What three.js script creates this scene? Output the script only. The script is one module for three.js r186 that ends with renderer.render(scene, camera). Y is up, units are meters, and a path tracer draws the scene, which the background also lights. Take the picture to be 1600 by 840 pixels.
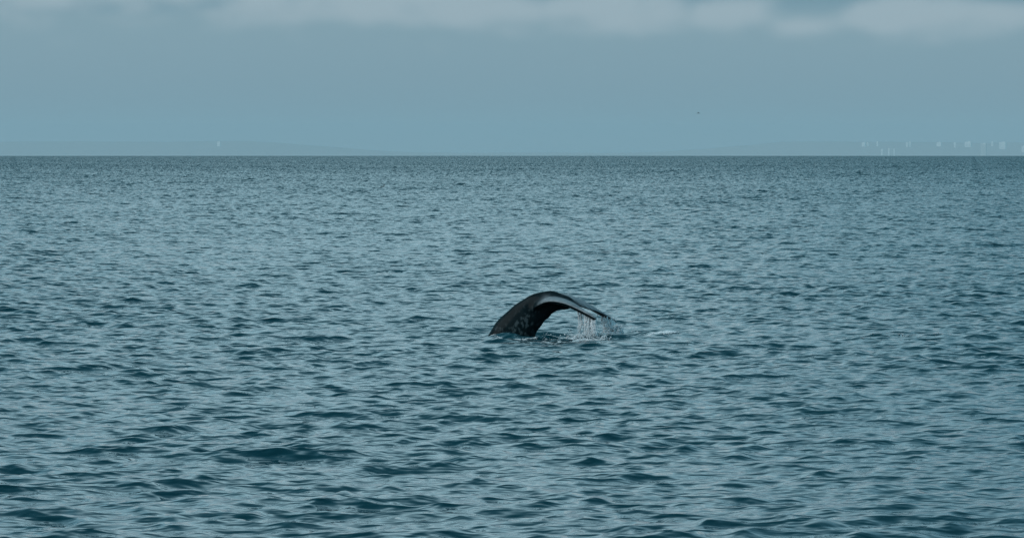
import * as THREE from 'three';
import { ImprovedNoise } from 'three/addons/math/ImprovedNoise.js';
import { mergeGeometries } from 'three/addons/utils/BufferGeometryUtils.js';

// ------------------------------------------------------------------ camera, sky, sun, exposure, haze
const EYE = 4.65;                       // metres above the sea: the deck of a small boat
const LENS = 6000;                      // focal length in pixels of the 1600 px wide photograph
const EARTH = 7.43e6;                   // earth radius with refraction
const LEVEL = 236.8;                    // the photograph's row that is level with the eye; the sea horizon dips below it
const scene = new THREE.Scene();
const camera = new THREE.PerspectiveCamera(2 * Math.atan(420 / LENS) * 180 / Math.PI, 1600 / 840, 1, 80000);
camera.position.set(0, EYE, 0);
camera.rotation.x = -Math.atan((420 - LEVEL) / LENS);
scene.add(camera);

const SUN = { azimuth: -112, elevation: 44, intensity: 1.5, softness: 110 };
const HAZE = { color: [0.76, 0.94, 1.0], density: 2.3e-5 };
const EXPOSURE = 1.0;

const renderer = new THREE.WebGLRenderer({ antialias: true });
renderer.toneMapping = THREE.LinearToneMapping;
renderer.toneMappingExposure = EXPOSURE;
renderer.shadowMap.enabled = true;
scene.fog = new THREE.FogExp2(new THREE.Color().setRGB(...HAZE.color), HAZE.density);

const rad = (d) => d * Math.PI / 180;
const clamp = (x, a = 0, b = 1) => Math.min(b, Math.max(a, x));
const step = (a, b, x) => { const t = clamp((x - a) / (b - a)); return t * t * (3 - 2 * t); };
const mix = (a, b, t) => a + (b - a) * t;
function seeded(seed) { let s = seed >>> 0; return () => { s = (s + 0x6D2B79F5) | 0; let t = Math.imul(s ^ (s >>> 15), 1 | s); t = (t + Math.imul(t ^ (t >>> 7), 61 | t)) ^ t; return ((t ^ (t >>> 14)) >>> 0) / 4294967296; }; }
const perlin = new ImprovedNoise();
const fbm = (x, y, z, n = 4) => { let s = 0, a = 0.5; for (let i = 0; i < n; i++) { s += a * perlin.noise(x, y, z); x *= 2.03; y *= 2.03; z += 7.3; a *= 0.5; } return s; };

const sunDir = new THREE.Vector3(Math.sin(rad(SUN.azimuth)) * Math.cos(rad(SUN.elevation)), Math.sin(rad(SUN.elevation)), -Math.cos(rad(SUN.azimuth)) * Math.cos(rad(SUN.elevation)));

// an overcast sky: pale haze at the horizon, a bank of low cloud at about three degrees, an added glow ahead above the view
function makeSky() {
  const W = 4096, H = 2048, data = new Float32Array(W * H * 4);
  // bodies of the low cloud bank ahead: degrees right of the view, degrees up, half width, half height, strength
  const deg = (v) => Math.atan(v / LENS) * 180 / Math.PI;
  const bodies = [
    [40, -6, 170, 34, 0.8], [260, -14, 170, 34, 0.7], [440, -4, 190, 36, 0.8], [600, 0, 170, 34, 0.95], [760, 6, 170, 34, 0.95],
    [930, 8, 140, 32, 1.0], [1030, 8, 65, 28, 0.95], [1150, 14, 85, 26, 1.0], [1255, 38, 100, 18, 0.6],
    [1395, 16, 80, 28, 1.3], [1460, 20, 80, 26, 1.0], [1560, 24, 110, 28, 0.85], [1700, 10, 110, 30, 0.9],
  ].map(([px, py, w, h, str]) => [deg(px - 800), deg(LEVEL - py), deg(w), deg(h), str]);
  for (let j = 0; j < H; j++) {
    const el = (j + 0.5) / H * 180 - 90;
    for (let i = 0; i < W; i++) {
      const k = (j * W + i) * 4;
      data[k + 3] = 1;
      if (el < -1) { data[k] = 0.216; data[k + 1] = 0.342; data[k + 2] = 0.412; continue; }   // haze, all hidden by the sea
      const th = ((i + 0.5) / W - 0.5) * 2 * Math.PI;             // atan2(z, x)
      const x = Math.cos(th), z = Math.sin(th);
      let az = Math.atan2(x, -z) * 180 / Math.PI;
      const e = Math.max(el, 0), ce = Math.cos(rad(e));
      // clear lower air
      let r = mix(0.216, 0.240, step(0.4, 2.0, e)), g = mix(0.342, 0.372, step(0.4, 2.0, e)), b = mix(0.412, 0.440, step(0.3, 1.9, e));
      // overcast above
      const up = step(2.4, 9, e);
      const lumps = 1 + 0.22 * fbm(x * 3.1 * ce, e * 0.09, z * 3.1 * ce, 4);
      const over = step(14, 62, e);                                    // thicker and darker overhead
      r = mix(r, mix(0.135, 0.05, over) * lumps, up); g = mix(g, mix(0.372, 0.205, over) * lumps, up); b = mix(b, mix(0.500, 0.285, over) * lumps, up);
      // blue gap between the bank and the overcast
      if (e < 12) {
        const gap = step(1.95, 2.35, e) * (1 - step(2.8, 5, e));
        r = mix(r, 0.172, gap); g = mix(g, 0.305, gap); b = mix(b, 0.385, gap);
        if (e > 0.9) {
          const n1 = fbm(az * 1.0 + 40, e * 3.1, 3.3, 5), n2 = fbm(az * 0.22 + 9, e * 0.8, 8.1, 3);
          let d = 0;
          for (const [ca, ee, wa, we, s] of bodies) {
            const da = (az - ca) / wa, up2 = e > ee ? we * 0.7 : we * 1.4, de = (e - ee) / up2;
            d = Math.max(d, s * Math.exp(-(da * da) * 1.1 - de * de));
          }
          if (Math.abs(az) > 9) d = Math.max(d, step(9, 12, Math.abs(az)) * step(1.6, 2.2, e) * (0.6 + 1.3 * n2) * (1 - step(2.3, 3.2 + 2 * n2, e)));
          d = Math.max(d, step(2.6, 4, e) * (1 - step(8, 12, e)) * clamp(0.5 + 2 * n2));
          const c = step(0.20, 0.80, d + 0.70 * n1 * (d > 0.03 ? 1 : 0));
          r = mix(r, 0.345, c); g = mix(g, 0.458, c); b = mix(b, 0.520, c);
        }
      }
      // glow added to the overcast ahead, above the view, for a sheen on the sea
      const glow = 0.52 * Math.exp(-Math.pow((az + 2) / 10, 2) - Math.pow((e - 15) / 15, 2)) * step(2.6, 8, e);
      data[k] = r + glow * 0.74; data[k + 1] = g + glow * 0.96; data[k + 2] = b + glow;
    }
  }
  const t = new THREE.DataTexture(data, W, H, THREE.RGBAFormat, THREE.FloatType);
  t.mapping = THREE.EquirectangularReflectionMapping; t.magFilter = THREE.LinearFilter; t.needsUpdate = true;
  return t;
}
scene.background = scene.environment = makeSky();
const sun = new THREE.DirectionalLight(new THREE.Color().setRGB(1, 0.99, 0.965), SUN.intensity);
sun.name = 'sun'; sun.position.copy(sunDir).multiplyScalar(200).add(new THREE.Vector3(0, 0, -97)); sun.target.position.set(0, 0, -97);
sun.castShadow = true; sun.shadow.radius = SUN.softness; sun.shadow.mapSize.set(2048, 2048);
Object.assign(sun.shadow.camera, { left: -60, right: 60, top: 60, bottom: -60, near: 1, far: 500 });
scene.add(sun, sun.target);

// ------------------------------------------------------------------ helpers
const used = {};
function numbered(name) { const n = used[name] = (used[name] ?? -1) + 1; return n ? name + '_' + String(n).padStart(3, '0') : name; }
function tag(o, label, category, group, kind) {
  Object.assign(o.userData, { label, category });
  if (group) o.userData.group = group;
  if (kind) o.userData.kind = kind;
  return o;
}
function base(name, [x, y, z] = [0, 0, 0], turn = 0) { const o = new THREE.Group(); o.name = numbered(name); o.position.set(x, y, z); o.rotation.y = turn; scene.add(o); return o; }
function part(name, geometry, material, parent) { const m = new THREE.Mesh(geometry, material); m.name = name; m.castShadow = m.receiveShadow = true; parent.add(m); return m; }
const lin = (r, g, b) => new THREE.Color().setRGB(r, g, b);

// ------------------------------------------------------------------ the sea
const WIDE = 192, TILE = 96, SHIFT = 36.5, Z0 = -140;   // one field of waves, 192 m by 96 m, repeats in rows that are each shifted sideways; the near one spans z -140 .. -44, x -96 .. 96
const waves = [];
{
  const rnd = seeded(4711), N = 210, wind = rad(74);             // the direction the waves run, from +x towards +z
  const lo = Math.log(0.32), hi = Math.log(13);
  for (let n = 0; n < N; n++) {
    const lambda = Math.exp(lo + (hi - lo) * (n + rnd()) / N);
    const spread = lambda > 3 ? 0.55 : lambda > 1 ? 0.75 : 1.0;
    let g = 0; for (let q = 0; q < 4; q++) g += rnd() - 0.5;      // about a bell curve
    const dir = wind + g * spread * 1.5;
    const kx = 2 * Math.PI / WIDE * Math.round(WIDE / lambda * Math.cos(dir));
    const kz = (2 * Math.PI * Math.round((TILE * 2 * Math.PI / lambda * Math.sin(dir) + kx * SHIFT) / (2 * Math.PI)) - kx * SHIFT) / TILE;
    const k = Math.hypot(kx, kz), L = 2 * Math.PI / k;
    let slope = 0.0170;                                           // per component
    slope *= L > 1.4 ? Math.pow(1.4 / L, 0.95) : 1;
    slope *= 1 + 0.4 * Math.exp(-Math.pow(Math.log(L / 0.8) / 0.6, 2));
    waves.push({ kx, kz, k, a: slope / k, phase: rnd() * 2 * Math.PI, Q: 1.25 });
  }
}
const RIPPLE = 48, SKEW = 0.381;        // the relief of the smallest ripples is laid on askew, so that its repeats do not line up along the view
// wind patches: where the chop is stronger or weaker
const gusts = [[1, 0], [3, 1], [-4, 1], [6, 2], [-7, 3], [9, 1], [-2, 4], [12, 5], [5, -6]].map(([m, n], i) => { const kx = 2 * Math.PI * m / WIDE; return { kx, kz: (2 * Math.PI * n - kx * SHIFT) / TILE, phase: 2.4 * i * i + 0.7 }; });
const gust = (x, z) => { let s = 0; for (const g of gusts) s += Math.cos(g.kx * x + g.kz * z + g.phase); return clamp(1 + 0.04 * s, 0.7, 1.3); };
// Gerstner waves over a grid of columns x and rows z: positions and normals
function waveGrid(xs, zs, extra) {
  const nx = xs.length, nz = zs.length, N = waves.length;
  const cx = new Float64Array(nx * N), sx = new Float64Array(nx * N);
  for (let i = 0; i < nx; i++) for (let n = 0; n < N; n++) { const p = waves[n].kx * xs[i]; cx[i * N + n] = Math.cos(p); sx[i * N + n] = Math.sin(p); }
  const A = Float64Array.from(waves, (w) => w.a), KX = Float64Array.from(waves, (w) => w.kx), KZ = Float64Array.from(waves, (w) => w.kz), DX = Float64Array.from(waves, (w) => w.kx / w.k * w.Q), DZ = Float64Array.from(waves, (w) => w.kz / w.k * w.Q);
  const pos = new Float32Array(nx * nz * 3), nor = new Float32Array(nx * nz * 3), uv = new Float32Array(nx * nz * 2);
  const cz = new Float64Array(N), sz = new Float64Array(N);
  for (let j = 0; j < nz; j++) {
    for (let n = 0; n < N; n++) { const p = waves[n].kz * zs[j] + waves[n].phase; cz[n] = Math.cos(p) * A[n]; sz[n] = Math.sin(p) * A[n]; }
    for (let i = 0; i < nx; i++) {
      let h = 0, dx = 0, dz = 0, hx = 0, hz = 0, xx = 0, zz = 0, xz = 0;
      const o = i * N;
      for (let n = 0; n < N; n++) {
        const c = cx[o + n] * cz[n] - sx[o + n] * sz[n], s = sx[o + n] * cz[n] + cx[o + n] * sz[n];
        h += c; dx -= DX[n] * s; dz -= DZ[n] * s; hx -= KX[n] * s; hz -= KZ[n] * s;
        xx -= DX[n] * KX[n] * c; zz -= DZ[n] * KZ[n] * c; xz -= DX[n] * KZ[n] * c;
      }
      const G = gust(xs[i], zs[j]); h *= G; dx *= G; dz *= G; hx *= G; hz *= G; xx *= G; zz *= G; xz *= G;
      // tangents of the displaced surface
      const ax = 1 + xx, ay = hx, az = xz, bx = xz, by = hz, bz = 1 + zz;
      let mx = by * az - bz * ay, my = bz * ax - bx * az, mz = bx * ay - by * ax;
      let X = xs[i] + dx, Y = h, Z = zs[j] + dz;
      if (extra) { const [e, ex, ez] = extra(X, Z); Y += e; mx -= ex * my; mz -= ez * my; }
      const l = Math.hypot(mx, my, mz) || 1, p = (j * nx + i) * 3;
      pos[p] = X; pos[p + 1] = Y; pos[p + 2] = Z;
      nor[p] = mx / l; nor[p + 1] = my / l; nor[p + 2] = mz / l;
      uv[(j * nx + i) * 2] = (xs[i] - SKEW * zs[j]) / RIPPLE; uv[(j * nx + i) * 2 + 1] = zs[j] / RIPPLE;
    }
  }
  const index = new Uint32Array((nx - 1) * (nz - 1) * 6);
  let q = 0;
  for (let j = 0; j + 1 < nz; j++) for (let i = 0; i + 1 < nx; i++) { const a = j * nx + i, b = a + 1, c = a + nx, d = c + 1; index.set([a, c, b, b, c, d], q); q += 6; }
  const geo = new THREE.BufferGeometry();
  geo.setAttribute('position', new THREE.BufferAttribute(pos, 3)); geo.setAttribute('normal', new THREE.BufferAttribute(nor, 3)); geo.setAttribute('uv', new THREE.BufferAttribute(uv, 2));
  geo.setIndex(new THREE.BufferAttribute(index, 1));
  return geo;
}
// height of the plain wave field at a place
function seaAt(x, z) {
  let px = x, pz = z, h = 0;
  for (let r = 0; r < 4; r++) {
    let dx = 0, dz = 0; h = 0;
    for (const w of waves) { const p = w.kx * px + w.kz * pz + w.phase, s = Math.sin(p); h += w.a * Math.cos(p); dx -= w.kx / w.k * w.Q * w.a * s; dz -= w.kz / w.k * w.Q * w.a * s; }
    const G = gust(px, pz); h *= G; px = x - dx * G; pz = z - dz * G;
  }
  return h;
}
// the smallest ripples, as relief: periodic over 48 m
function makeRipples() {
  const S = 2048, data = new Float32Array(S * S), rnd = seeded(99), N = 90;
  const cx = new Float64Array(S * N), sx = new Float64Array(S * N), cz = new Float64Array(N), sz = new Float64Array(N), kx = [], kz = [], am = [], ph = [];
  for (let n = 0; n < N; n++) {
    const L = Math.exp(mix(Math.log(0.10), Math.log(0.75), (n + rnd()) / N));
    let g = 0; for (let q = 0; q < 4; q++) g += rnd() - 0.5;
    const d = rad(74) + g * 1.25;
    kx.push(Math.round(RIPPLE / L * Math.cos(d))); kz.push(Math.round(RIPPLE / L * Math.sin(d) + SKEW * kx[n]));
    const k = Math.hypot(kx[n], kz[n] - SKEW * kx[n]) * 2 * Math.PI / RIPPLE; am.push(1 / k); ph.push(rnd() * 6.283);
    for (let i = 0; i < S; i++) { const p = 2 * Math.PI * kx[n] * i / S; cx[i * N + n] = Math.cos(p); sx[i * N + n] = Math.sin(p); }
  }
  let lo = 1e9, hi = -1e9;
  for (let j = 0; j < S; j++) {
    for (let n = 0; n < N; n++) { const p = 2 * Math.PI * kz[n] * j / S + ph[n]; cz[n] = Math.cos(p) * am[n]; sz[n] = Math.sin(p) * am[n]; }
    for (let i = 0; i < S; i++) { let h = 0; const o = i * N; for (let n = 0; n < N; n++) h += cx[o + n] * cz[n] - sx[o + n] * sz[n]; data[j * S + i] = h; if (h < lo) lo = h; if (h > hi) hi = h; }
  }
  for (let i = 0; i < data.length; i++) data[i] = (data[i] - lo) / (hi - lo);
  const t = new THREE.DataTexture(data, S, S, THREE.RedFormat, THREE.FloatType);
  t.wrapS = t.wrapT = THREE.RepeatWrapping; t.magFilter = THREE.LinearFilter; t.needsUpdate = true;
  t.userData.span = hi - lo;                                      // for unit slope of each of N components
  return t;
}
const ripples = makeRipples();
const RIPPLE_SLOPE = 0.018;
const waterMaterial = new THREE.MeshPhysicalMaterial({ name: 'sea_water', color: lin(0.003, 0.038, 0.052), roughness: 0.05, ior: 1.333, bumpMap: ripples, bumpScale: ripples.userData.span * RIPPLE_SLOPE });

// rings round the falling water and the tail stock
const DRIP = { x: 1.55, z: -96.9, r: 1.75 };
function disturbed(x, z) {
  const f = (x, z) => {
    const dx = (x - DRIP.x) / 1.25, dz = z - DRIP.z, r = Math.hypot(dx, dz);
    const piled = 0.10 * Math.exp(-Math.pow((x - 0.05) / 0.75, 2) - Math.pow((z + 96.1) / 0.5, 2)) + 0.11 * Math.exp(-Math.pow((x - 3.95) / 0.6, 2) - Math.pow((z + 97.2) / 0.4, 2));
    if (r > 4.5) return piled;
    const edge = Math.exp(-Math.pow((r - DRIP.r) / 0.22, 2)) * 0.07 - Math.exp(-Math.pow(r / 1.5, 4)) * 0.06;
    return piled + edge + 0.02 * Math.sin(r * 9) * Math.exp(-Math.pow((r - 1.2) / 1.1, 2));
  };
  if (Math.abs(x - DRIP.x) > 7 || Math.abs(z - DRIP.z) > 5) return [0, 0, 0];
  const e = 0.02, h = f(x, z);
  return [h, (f(x + e, z) - h) / e, (f(x, z + e) - h) / e];
}
const surface = (x, z) => seaAt(x, z) + disturbed(x, z)[0];
{
  const xs = [], zs = [];
  for (let x = -96; x < -21; x += 0.6) xs.push(x);
  for (let i = 0; i <= 560; i++) xs.push(-21 + 42 * i / 560);
  for (let x = 21.6; x < 96; x += 0.6) xs.push(x);
  xs.push(96);
  let z = Z0 + TILE; while (z > Z0) { zs.push(z); z -= mix(0.06, 0.115, clamp((-44 - z) / 60)); }
  zs.push(Z0); zs.reverse();
  const sea = base('sea'); tag(sea, 'choppy teal open sea reaching to the horizon', 'sea', null, 'structure');
  part('water', waveGrid(xs, zs, disturbed), waterMaterial, sea);
  // the same waves carried on to the horizon
  const n = 550, gx = [], gz = []; for (let i = 0; i <= 2 * n; i++) gx.push(WIDE * (i / n / 2 - 0.5));
  for (let i = 0; i <= n; i++) gz.push(Z0 + TILE * i / n);
  const far = waveGrid(gx, gz, null); far.translate(96, 0, -Z0);
  const places = [];
  for (let row = -94; row <= 2; row++) {
    const zn = Z0 + row * TILE, reach = Math.max(Math.abs(zn), Math.abs(zn + TILE)) * 0.235 + 70, most = Math.ceil(reach / WIDE);
    const off = ((row * SHIFT) % WIDE + WIDE) % WIDE;
    for (let col = -most - 1; col <= most; col++) if (row || col) places.push([-96 + off + col * WIDE, zn]);
  }
  const water = new THREE.InstancedMesh(far, waterMaterial, places.length); water.name = 'distant_water'; water.castShadow = water.receiveShadow = true; water.userData.kind = 'stuff';
  places.forEach(([x, z], i) => {
    const cx = x + 96, cz = z + 48, tx = -cx / EARTH, tz = -cz / EARTH, y = -(cx * cx + cz * cz) / (2 * EARTH) - tx * 96 - tz * 48;
    // the wind freshens offshore
    water.setMatrixAt(i, new THREE.Matrix4().set(1, 0, 0, x, tx, 1 + 0.75 * step(150, 1300, -cz), tz, y, 0, 0, 1, z, 0, 0, 0, 1));
  });
  sea.add(water);
  console.log('tiles', places.length, 'near', xs.length * zs.length * 2, 'far', n * n * 4);
}

// ------------------------------------------------------------------ the whale: tail stock and flukes in one continuous skin
const WHALE_Z = -96.8;
const spine = new THREE.CatmullRomCurve3([[-0.75, -1.45], [-0.32, -0.7], [0.02, 0.0], [0.32, 0.45], [0.60, 0.76], [0.92, 0.93], [1.3, 0.90], [1.72, 0.73], [2.15, 0.50], [2.6, 0.27], [3.1, 0.0]].map(([x, y]) => new THREE.Vector3(x, y, 0)), false, 'centripetal');
const SPINE = spine.getSpacedPoints(400), SPINE_LENGTH = spine.getLength();
let C0 = 0; { let best = 1e9; SPINE.forEach((p, i) => { const d = Math.hypot(p.x - 0.60, p.y - 0.76); if (d < best) { best = d; C0 = i / 400 * SPINE_LENGTH; } }); }
function onSpine(c) {
  const u = clamp((c + C0) / SPINE_LENGTH) * 400, i = Math.min(398, Math.max(1, Math.floor(u))), f = u - i;
  const p = SPINE[i].clone().lerp(SPINE[i + 1], f), t = SPINE[i + 1].clone().sub(SPINE[i - 1]).normalize();
  return [p, new THREE.Vector3(-t.y, t.x, 0)];                    // place and the normal that points to the whale's back
}
const SPAN = 1.76, TWIST = rad(10.5), ROLL = 0.05;
function bend(c, s, n) {                                          // c along the spine, s across (away from the boat), n towards the back
  const w = step(-0.5, 0.7, c), c2 = c + s * Math.sin(TWIST) * w, s2 = s * mix(1, Math.cos(TWIST), w);
  const n2 = n + w * (ROLL * s2 + 0.02 * s2 * s2 - 0.05 * Math.pow(Math.max(0, s2), 1.5) + (s2 > 0 ? 0.075 * Math.sin(Math.PI * Math.min(1, s2 / SPAN)) : 0));
  const [p, N] = onSpine(c2);
  return new THREE.Vector3(p.x + N.x * n2, p.y + N.y * n2, WHALE_Z - s2);
}
const table = (rows, x) => { if (x <= rows[0][0]) return rows[0][1]; for (let i = 1; i < rows.length; i++) if (x <= rows[i][0]) { const t = (x - rows[i - 1][0]) / (rows[i][0] - rows[i - 1][0]); return mix(rows[i - 1][1], rows[i][1], t * t * (3 - 2 * t)); } return rows.at(-1)[1]; };
const lead = (s) => -0.12 + 0.62 * Math.pow(s / SPAN, 0.85) + 1.35 * Math.pow(s / SPAN, 2.2) - 0.25 * Math.exp(-Math.pow(s / 0.3, 2));
const trail = (s) => 0.014 * Math.sin(41 * s) + 0.016 * Math.sin(23 * s + 1) * step(0.1, 0.5, s) + 1.02 + 0.28 * step(0, 0.35, s) + 0.66 * Math.pow(s / SPAN, 1.3);
const stockA = (c) => table([[-2.2, 0.70], [-0.95, 0.545], [-0.4, 0.435], [0, 0.37], [0.4, 0.29], [0.8, 0.18], [1.15, 0.04]], c);
const stockW = (c) => table([[-2.2, 0.52], [-0.95, 0.36], [-0.4, 0.28], [0, 0.22], [0.4, 0.17], [0.8, 0.11], [1.15, 0.03]], c);
function inside(c, s, n) {
  const q = Math.abs(s), a = stockA(c), w = stockW(c);
  const ns = n + 0.3 * a * step(-0.6, 0.5, c);                   // the keel hangs below the flukes
  const dStock = (Math.hypot(ns / a, s / w) - 1) * Math.min(a, w) + Math.max(0, c - 1.15);
  const l = lead(q), t = trail(q), chord = Math.max(t - l, 0.02);
  const f = (c - l) / chord;
  let dFluke;
  if (f > 0 && f < 1 && q < SPAN) {
    const thick = mix(0.09, 0.05, Math.pow(q / SPAN, 0.8));
    dFluke = Math.abs(n) - thick * 2.1 * Math.pow(f, 0.5) * Math.pow(1 - f, 0.75) - 0.007;
  } else {
    const out = Math.max(l - c, c - t, q - SPAN, 0);
    dFluke = Math.hypot(Math.abs(n), out) - 0.007;
  }
  const k = 0.13, h = clamp(0.5 + 0.5 * (dStock - dFluke) / k);
  return mix(dStock, dFluke, h) - k * h * (1 - h);
}
function surfaceNet(f, lo, hi, cell) {
  const n = [0, 1, 2].map((a) => Math.ceil((hi[a] - lo[a]) / cell[a]) + 1), at = (i, j, k) => (k * n[1] + j) * n[0] + i;
  const v = new Float32Array(n[0] * n[1] * n[2]);
  for (let k = 0; k < n[2]; k++) for (let j = 0; j < n[1]; j++) for (let i = 0; i < n[0]; i++) v[at(i, j, k)] = f(lo[0] + i * cell[0], lo[1] + j * cell[1], lo[2] + k * cell[2]);
  const id = new Int32Array(v.length).fill(-1), points = [], index = [];
  for (let k = 0; k + 1 < n[2]; k++) for (let j = 0; j + 1 < n[1]; j++) for (let i = 0; i + 1 < n[0]; i++) {
    let sx = 0, sy = 0, sz = 0, m = 0;
    for (let e = 0; e < 12; e++) {
      const axis = e >> 2, u = e & 1, w = (e >> 1) & 1;
      const p = axis === 0 ? [0, u, w] : axis === 1 ? [u, 0, w] : [u, w, 0], q = p.slice(); q[axis] = 1;
      const a = v[at(i + p[0], j + p[1], k + p[2])], b = v[at(i + q[0], j + q[1], k + q[2])];
      if ((a < 0) === (b < 0)) continue;
      const t = a / (a - b); sx += p[0] + (q[0] - p[0]) * t; sy += p[1] + (q[1] - p[1]) * t; sz += p[2] + (q[2] - p[2]) * t; m++;
    }
    if (m) { id[at(i, j, k)] = points.length; points.push([lo[0] + (i + sx / m) * cell[0], lo[1] + (j + sy / m) * cell[1], lo[2] + (k + sz / m) * cell[2]]); }
  }
  const quad = (a, b, c, d, flip) => { if (a < 0 || b < 0 || c < 0 || d < 0) return; flip ? index.push(a, c, b, a, d, c) : index.push(a, b, c, a, c, d); };
  for (let k = 1; k + 1 < n[2]; k++) for (let j = 1; j + 1 < n[1]; j++) for (let i = 1; i + 1 < n[0]; i++) {
    const a = v[at(i, j, k)] < 0;
    if (a !== v[at(i + 1, j, k)] < 0) quad(id[at(i, j - 1, k - 1)], id[at(i, j, k - 1)], id[at(i, j, k)], id[at(i, j - 1, k)], !a);
    if (a !== v[at(i, j + 1, k)] < 0) quad(id[at(i - 1, j, k - 1)], id[at(i - 1, j, k)], id[at(i, j, k)], id[at(i, j, k - 1)], !a);
    if (a !== v[at(i, j, k + 1)] < 0) quad(id[at(i - 1, j - 1, k)], id[at(i, j - 1, k)], id[at(i, j, k)], id[at(i - 1, j, k)], !a);
  }
  return { points, index };
}
{
  const net = surfaceNet(inside, [-1.75, -1.8, -0.62], [2.1, 1.8, 0.62], [0.026, 0.026, 0.012]);
  const pos = new Float32Array(net.points.length * 3), col = new Float32Array(net.points.length * 3);
  net.points.forEach(([c, s, n], i) => {
    const p = bend(c, s, n); pos.set([p.x, p.y, p.z], i * 3);
    // charcoal skin, greyer on the back, with pale healed scars and barnacle scuffs on the flank
    const grain = fbm(c * 9, s * 9, n * 9, 3), blotch = fbm(c * 2.6 + 5, s * 2.6, n * 2.6 + 2, 4);
    let r = 0.0035 + 0.002 * grain, g = 0.0115 + 0.005 * grain, b = 0.014 + 0.006 * grain;
    const back = step(0.0, 0.12, blotch) * (n > 0 ? 1 : 0.3) * 0.005; r += back; g += back; b += back;
    const flank = s < 0 ? Math.exp(-Math.pow((p.x - 0.22 - 0.5 * (p.y - 0.2)) / 0.30, 2) - Math.pow((p.y - 0.28) / 0.42, 2)) : Math.exp(-Math.pow((c + 0.5) / 0.5, 2));
    const spots = fbm(p.x * 12 + 1, p.y * 8, p.z * 6, 5);
    const m = step(0.02, 0.22, spots + 0.22 * flank - 0.12) * clamp(flank * 1.3); r += 0.075 * m; g += 0.088 * m; b += 0.09 * m;
    const low = Math.exp(-Math.pow((p.x + 0.33) / 0.1, 2) - Math.pow((p.y - 0.15) / 0.14, 2)) * step(-0.05, 0.2, spots) * (s < 0 ? 1 : 0.4); r += 0.06 * low; g += 0.075 * low; b += 0.08 * low;
    // wet sky sheen on top of the flukes, painted into the skin colour
    const flukeSheen = step(0.0, 0.45, c + 0.2 * blotch) * step(0.02, 0.4, Math.abs(s) + 0.25 * blotch) * (n > 0 ? 1 : 0); r += flukeSheen * (0.23 + 0.2 * grain); g += flukeSheen * (0.25 + 0.2 * grain); b += flukeSheen * (0.265 + 0.2 * grain);
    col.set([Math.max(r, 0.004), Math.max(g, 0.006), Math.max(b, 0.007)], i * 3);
  });
  const geo = new THREE.BufferGeometry();
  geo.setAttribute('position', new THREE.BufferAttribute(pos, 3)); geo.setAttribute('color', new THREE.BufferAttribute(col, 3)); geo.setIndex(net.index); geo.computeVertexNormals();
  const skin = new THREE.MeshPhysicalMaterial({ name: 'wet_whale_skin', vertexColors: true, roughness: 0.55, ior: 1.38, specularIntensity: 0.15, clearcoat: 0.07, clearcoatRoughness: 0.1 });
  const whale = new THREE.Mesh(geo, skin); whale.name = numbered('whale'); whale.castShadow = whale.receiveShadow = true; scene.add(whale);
  tag(whale, 'dark whale tail arching out of the sea with both flukes hanging to the right', 'whale');
  console.log('whale triangles', net.index.length / 3);
}
const project = (p) => { const q = p.clone().project(camera); return [Math.round(800 + q.x * 800), Math.round(420 - q.y * 420)]; };
camera.updateMatrixWorld(true); camera.updateProjectionMatrix();
console.log('near tip', project(bend(trail(SPAN), -SPAN, 0)), 'far tip', project(bend(trail(SPAN), SPAN, 0)), 'notch', project(bend(1.02, 0, 0)));

// ------------------------------------------------------------------ water falling from the flukes, splashes, foam
const dropGeometry = new THREE.IcosahedronGeometry(1, 1);
const spray = new THREE.MeshPhysicalMaterial({ name: 'white_water', color: lin(0.88, 0.9, 0.91), roughness: 0.25, ior: 1.33 });
function drops(name, list, label, category, group) {
  const m = new THREE.InstancedMesh(dropGeometry, spray, list.length); m.name = numbered(name); m.castShadow = m.receiveShadow = true;
  const q = new THREE.Quaternion(), o = new THREE.Matrix4();
  list.forEach(([p, sx, sy, sz, tilt = 0, turn = 0], i) => { q.setFromEuler(new THREE.Euler(0, turn, tilt)); m.setMatrixAt(i, o.compose(p, q, new THREE.Vector3(sx, sy, sz))); });
  scene.add(m); return tag(m, label, category, group, 'stuff');
}
function curtain(seed, side, spots) {
  const rnd = seeded(seed), out = [];
  for (const [f0, f1, strands, loose] of spots) {                 // share of the half span, from and to; strands and loose drops there
    const source = () => { const q = SPAN * mix(f0, f1, rnd()); return bend(mix(trail(q), lead(q), Math.pow(rnd(), 2) * 0.5), q * side, -0.02); };
    for (let i = 0; i < strands; i++) {                           // connected strings that thin out and break up
      const p = source(), floor = surface(p.x, p.z), fall = p.y - floor, ends = rnd() < 0.6 ? 1 : 0.4 + 0.5 * rnd(), drift = 0.1 * (rnd() - 0.4), wob = rnd() * 6;
      const n = Math.round(70 * ends), w0 = 0.008 + 0.015 * rnd() * rnd();
      for (let k = 0; k < n; k++) {
        const t = (k + rnd()) / n * ends, w = w0 * (1 - 0.35 * t) * (0.6 + 0.8 * rnd());
        if (t > 0.25 && rnd() < (t - 0.15) * 1.0) continue;
        out.push([new THREE.Vector3(p.x + drift * t + 0.012 * Math.sin(wob + 7 * t) + 0.02 * t * (rnd() - 0.5), p.y - fall * t, p.z + 0.03 * t * (rnd() - 0.5)), w, w * (1.5 + 2.5 * (1 - t) * rnd()), w, (rnd() - 0.5) * 0.4]);
      }
    }
    for (let i = 0; i < loose; i++) {
      const p = source(), fall = p.y - surface(p.x, p.z), t = rnd(), w = 0.004 + 0.016 * Math.pow(rnd(), 3);
      out.push([new THREE.Vector3(p.x + (0.04 + 0.12 * t) * (rnd() - 0.5), p.y - fall * t, p.z + 0.15 * (rnd() - 0.5)), w, w * (1 + 2 * rnd()), w]);
    }
  }
  return out;
}
const onDrip = 'water falling from the whale flukes';
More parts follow.
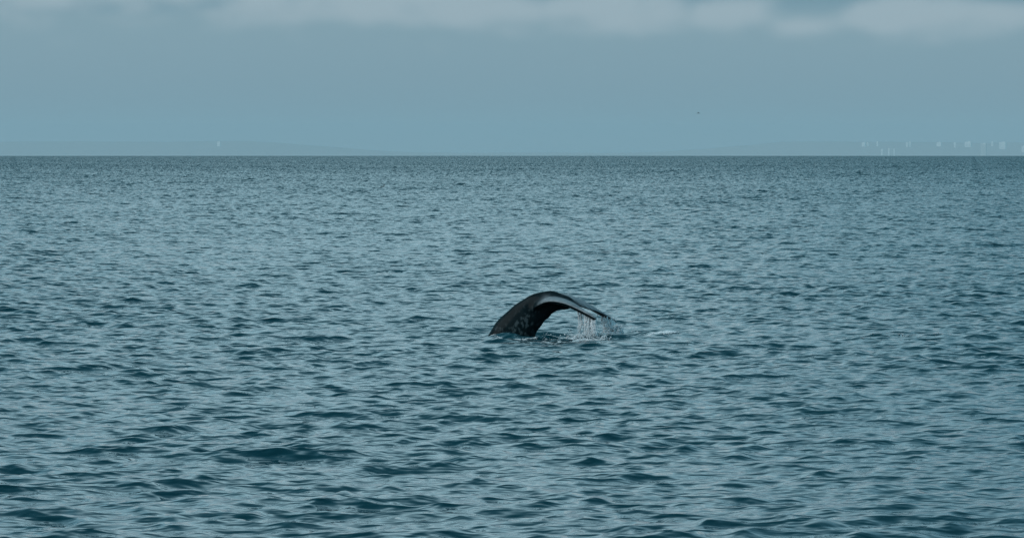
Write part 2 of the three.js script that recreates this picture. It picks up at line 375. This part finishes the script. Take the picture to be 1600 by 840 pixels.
drops('falling_water', curtain(11, -1, [[0.3, 0.65, 2, 90], [0.6, 0.85, 10, 300], [0.82, 1.0, 30, 480]]), 'veil of white water drops pouring from the near fluke tip, left of the other', 'falling water', onDrip);
drops('falling_water', curtain(12, 1, [[0.7, 0.86, 4, 120], [0.86, 1.0, 44, 420]]), 'veil of white water drops pouring from the far fluke tip, right of the other', 'falling water', onDrip);
function splash(seed, n, cx, cz, rx, rz, high, size = 1) {
  const rnd = seeded(seed), out = [];
  for (let i = 0; i < n; i++) {
    const a = rnd() * 6.283, r = Math.sqrt(rnd()), x = cx + Math.cos(a) * r * rx, z = cz + Math.sin(a) * r * rz, y = surface(x, z) + high * Math.pow(rnd(), 2.6), w = size * (0.004 + 0.008 * rnd() * rnd());
    out.push([new THREE.Vector3(x, y, z), w * (1 + rnd()), w * (0.8 + rnd()), w, rnd() * 3]);
  }
  return out;
}
const tipN = bend(trail(SPAN * 0.92), -SPAN * 0.92, 0), tipF = bend(trail(SPAN * 0.92), SPAN * 0.92, 0);
drops('splash', [...splash(21, 420, tipN.x - 0.15, tipN.z, 0.6, 0.4, 0.12, 1.25), ...splash(22, 260, tipN.x - 0.5, tipN.z, 0.8, 0.6, 0.08)], 'scattered white droplets splashing up below the near fluke tip', 'splash', 'splashes below the flukes');
drops('splash', [...splash(23, 1000, tipF.x - 0.02, tipF.z, 0.26, 0.22, 0.24, 2.2), ...splash(24, 110, tipF.x + 0.25, tipF.z, 0.35, 0.3, 0.28)], 'dense white splash below the far fluke tip', 'splash', 'splashes below the flukes');
function foam(seed, n, line, width, size) {                       // line: points x, z on the sea; bubbles and rags of foam along it
  const rnd = seeded(seed), out = [];
  for (let i = 0; i < n; i++) {
    const u = rnd() * (line.length - 1), k = Math.min(line.length - 2, Math.floor(u)), f = u - k, [ax, az, aw = 1] = line[k], [bx, bz, bw = 1] = line[k + 1];
    const g = (rnd() + rnd() + rnd() - 1.5) * width * mix(aw, bw, f), x = mix(ax, bx, f) + (rnd() - 0.5) * 0.08, z = mix(az, bz, f) + g;
    const w = size * (0.4 + rnd()) ;
    out.push([new THREE.Vector3(x, surface(x, z) + 0.002, z), w * (1.2 + 1.6 * rnd()), w * 0.4, w * (1 + rnd()), 0, rnd() * 3]);
  }
  return out;
}
// a pixel of the photograph on the flat sea
const onSea = (px, py) => { const z = EYE * LENS / (py - LEVEL); return [(px - 800) / LENS * z, -z]; };
drops('foam', foam(31, 420, [[3.3, -96.55, 0.5], [3.7, -96.8, 0.6], [3.95, -97.0, 1.2], [4.2, -97.15, 0.5]], 0.16, 0.018), 'white rag of foam on a wave crest to the right of the flukes', 'foam');
drops('foam', foam(32, 200, [onSea(1345, 529), onSea(1395, 524), onSea(1440, 526), onSea(1490, 523)], 0.55, 0.010), 'thin broken line of foam flecks far to the right of the whale', 'foam');
drops('foam', foam(34, 240, [onSea(768, 527), onSea(790, 530), onSea(815, 531), onSea(838, 530)], 0.16, 0.011), 'thin line of foam bubbles where the sea closes round the tail stock', 'foam');
drops('foam', foam(33, 380, [onSea(868, 531), onSea(900, 532), onSea(935, 531), onSea(962, 528)], 0.22, 0.014), 'thin arc of foam bubbles on the near rim of the splash below the flukes', 'foam');

// ------------------------------------------------------------------ birds
const plumage = new THREE.MeshStandardMaterial({ name: 'dark_plumage', color: lin(0.018, 0.02, 0.022), roughness: 0.8 });
const inAir = (px, py, far) => [(px - 800) / LENS * far, EYE - (py - LEVEL) / LENS * far, -far];
function bodyShape(length, thick) {
  const g = new THREE.LatheGeometry([[0, -0.5], [0.35, -0.36], [0.5, -0.1], [0.46, 0.12], [0.28, 0.32], [0.2, 0.42], [0, 0.5]].map(([r, y]) => new THREE.Vector2(r * thick, y * length)), 10);
  return g.rotateZ(-Math.PI / 2);
}
function wingShape(span, chord, lift) {                            // tapered and bent at the wrist, swept back, from z 0 outwards
  const g = new THREE.BufferGeometry(), p = [], idx = [];
  const st = [[0, 0.5, 0], [0.45, 0.42, lift * 0.6], [0.8, 0.24, lift * 0.85], [1, 0.03, lift]];
  st.forEach(([s, c, y]) => { const x = -0.18 * s * s * span; p.push(x + c * chord, y * span, s * span, x - c * chord, y * span, s * span, x, y * span + 0.06 * c * chord, s * span, x, y * span - 0.05 * c * chord, s * span); });
  for (let i = 0; i < 3; i++) { const a = i * 4, b = a + 4; for (const [u, v] of [[0, 2], [2, 1], [1, 3], [3, 0]]) idx.push(a + u, b + u, a + v, a + v, b + u, b + v); }
  g.setAttribute('position', new THREE.Float32BufferAttribute(p, 3)); g.setIndex(idx); g.computeVertexNormals(); return g;
}
function flyingBird(at, span, turn, lift, label) {
  const o = base('flying_bird', at, turn); tag(o, label, 'bird');
  part('body', bodyShape(span * 0.42, span * 0.13), plumage, o);
  for (const s of [1, -1]) { const w = part('wing', wingShape(span * 0.5, span * 0.11, lift), plumage, o); w.scale.z = s; }
  const tail = part('tail', new THREE.ConeGeometry(span * 0.05, span * 0.14, 6).rotateZ(-Math.PI / 2).scale(1, 0.3, 1), plumage, o); tail.position.x = -span * 0.25;
  return o;
}
flyingBird(inAir(1091.5, 176, 620), 1.0, 0.9, -0.55, 'tiny dark bird flying in the grey sky to the right, wings lowered');
flyingBird(inAir(652, 142, 1500), 0.75, 1.4, 0.7, 'barely visible bird far off in the haze left of the middle of the sky');
{
  const [x, z] = onSea(597, 292), o = base('floating_bird', [x, seaAt(x, z) - z * z / (2 * EARTH), z], 0.3);
  tag(o, 'small dark seabird floating on the far sea, left of the middle below the horizon', 'bird');
  const b = part('body', bodyShape(0.55, 0.24), plumage, o); b.position.y = 0.05;
  const neck = part('neck', new THREE.CylinderGeometry(0.035, 0.05, 0.26, 8), plumage, o); neck.position.set(0.22, 0.22, 0); neck.rotation.z = -0.25;
  const head = part('head', bodyShape(0.22, 0.09), plumage, o); head.position.set(0.30, 0.36, 0);
}

// ------------------------------------------------------------------ the far coast, sunk behind the curve of the sea
const COAST = 44000;
const toCoast = (px, py, far = COAST) => [(px - 800) / LENS * far, EYE - (py - LEVEL) / LENS * far];
{
  const earthM = new THREE.MeshStandardMaterial({ name: 'dry_hillside', color: lin(0.44, 0.45, 0.45), roughness: 1 });
  function hills(px0, px1, top, label) {
    const xs = 400, rows = 7, p = [], idx = [];
    for (let j = 0; j < rows; j++) for (let i = 0; i <= xs; i++) {
      const px = mix(px0, px1, i / xs), far = COAST + 300 + j * 500, ends = step(0, 0.1, i / xs) * (1 - step(0.9, 1, i / xs)) * (0.45 + 0.55 * step(150, 480, Math.abs(px - 830)));
      const crest = Math.sin(j / (rows - 1) * Math.PI * 0.62) * ends, n = 1 + 0.25 * fbm(i * 0.03, j * 0.4, 2.2, 4);
      const [x, y] = toCoast(px, mix(252, top, crest * n), far); p.push(x, j === rows - 1 ? -80 : y, -far);
    }
    for (let j = 0; j + 1 < rows; j++) for (let i = 0; i < xs; i++) { const a = j * (xs + 1) + i, b = a + 1, c = a + xs + 1, d = c + 1; idx.push(a, b, c, b, d, c); }
    const g = new THREE.BufferGeometry(); g.setAttribute('position', new THREE.Float32BufferAttribute(p, 3)); g.setIndex(idx); g.computeVertexNormals();
    const m = new THREE.Mesh(g, earthM); m.name = numbered('hill'); m.receiveShadow = true; scene.add(m); tag(m, label, 'hill', null, 'structure');
  }
  hills(-900, 2500, 221, 'low hazy coast along the horizon under the distant white buildings');
  const white = new THREE.MeshStandardMaterial({ name: 'white_render', color: lin(0.86, 0.86, 0.84), roughness: 0.6 });
  const concrete = new THREE.MeshStandardMaterial({ name: 'weathered_concrete', color: lin(0.62, 0.62, 0.6), roughness: 0.8 });
  const roofM = new THREE.MeshStandardMaterial({ name: 'pale_roof', color: lin(0.8, 0.8, 0.8), roughness: 0.7 });
  const glass = new THREE.MeshStandardMaterial({ name: 'dark_glazing', color: lin(0.3, 0.36, 0.4), roughness: 0.25 });
  function building(px0, px1, py0, py1, kind, label, group) {
    const far = COAST - 120, [x0, y1] = toCoast(px0, py0, far), [x1, y0] = toCoast(px1, py1, far), w = (x1 - x0) / 1.05, foot = y0 - 25, h = y1 - foot;
    const o = base(kind !== 'house' ? 'tower_block' : 'building', [(x0 + x1) / 2, foot, -far], -0.6); tag(o, label, kind !== 'house' ? 'tower' : 'building', group);
    const d = w * 0.4;
    const walls = part('wall', new THREE.BoxGeometry(w, h - 3, d).translate(0, (h - 3) / 2, 0), kind === 'block' ? concrete : white, o);
    part('roof', new THREE.BoxGeometry(w * 0.94, 3, d * 0.94).translate(0, h - 1.5, 0), roofM, o);
    part('penthouse', new THREE.BoxGeometry(w * 0.4, 5, d * 0.4).translate(w * 0.12, h + 2.5, 0), white, o);
    for (let y = 12; y < h - 8; y += 14) part('window', new THREE.BoxGeometry(w * 0.8, 2.2, 0.8).translate(0, y, d / 2 + 0.2), glass, walls);
  }
  const onHill = 'white buildings on the hazy far coast';
  building(339, 345, 221.5, 225, 'house', 'lone small white building low over the horizon at the left');
  building(1347, 1353, 222.5, 225.5, 'house', 'leftmost small white building on the far right-hand coast', onHill);
  building(1353, 1358, 223.5, 225, 'house', 'low pale building joined to the right of the leftmost white one', onHill);
  building(1370, 1372.5, 221, 225, 'house', 'tiny pale building between the leftmost white one and the bright pair', onHill);
  building(1377, 1380, 233, 243, 'tower', 'leftmost and brightest of three slim pale towers at the horizon', 'slim towers at the horizon');
  building(1388, 1390.5, 232, 246, 'tower', 'middle one of three slim pale towers at the horizon', 'slim towers at the horizon');
  building(1396.5, 1398.5, 232.5, 246, 'tower', 'rightmost of three slim pale towers at the horizon', 'slim towers at the horizon');
  building(1416, 1419.5, 222.5, 226, 'house', 'left half of the bright white pair of buildings on the far coast', onHill);
  building(1420.5, 1424, 221.5, 225.5, 'house', 'right half of the bright white pair of buildings on the far coast', onHill);
  building(1464, 1472, 222.5, 225, 'house', 'faint low building to the right of the bright white pair', onHill);
  building(1491, 1494, 222.5, 227, 'house', 'faint narrow building left of the broad pale hall', onHill);
  building(1508, 1519, 221.5, 226, 'house', 'broad pale hall on the far coast near the right edge', onHill);
  building(1533, 1542, 224, 246, 'block', 'wide pale block standing at the horizon near the right edge');
  building(1549.5, 1552.5, 221, 224.5, 'house', 'tiny pale building just right of the wide pale block', onHill);
  building(1562, 1573, 222, 229, 'house', 'second to last faint building before the right edge', onHill);
  building(1597, 1602, 228, 234, 'house', 'faint building cut by the right edge of the picture', onHill);
}

renderer.render(scene, camera);
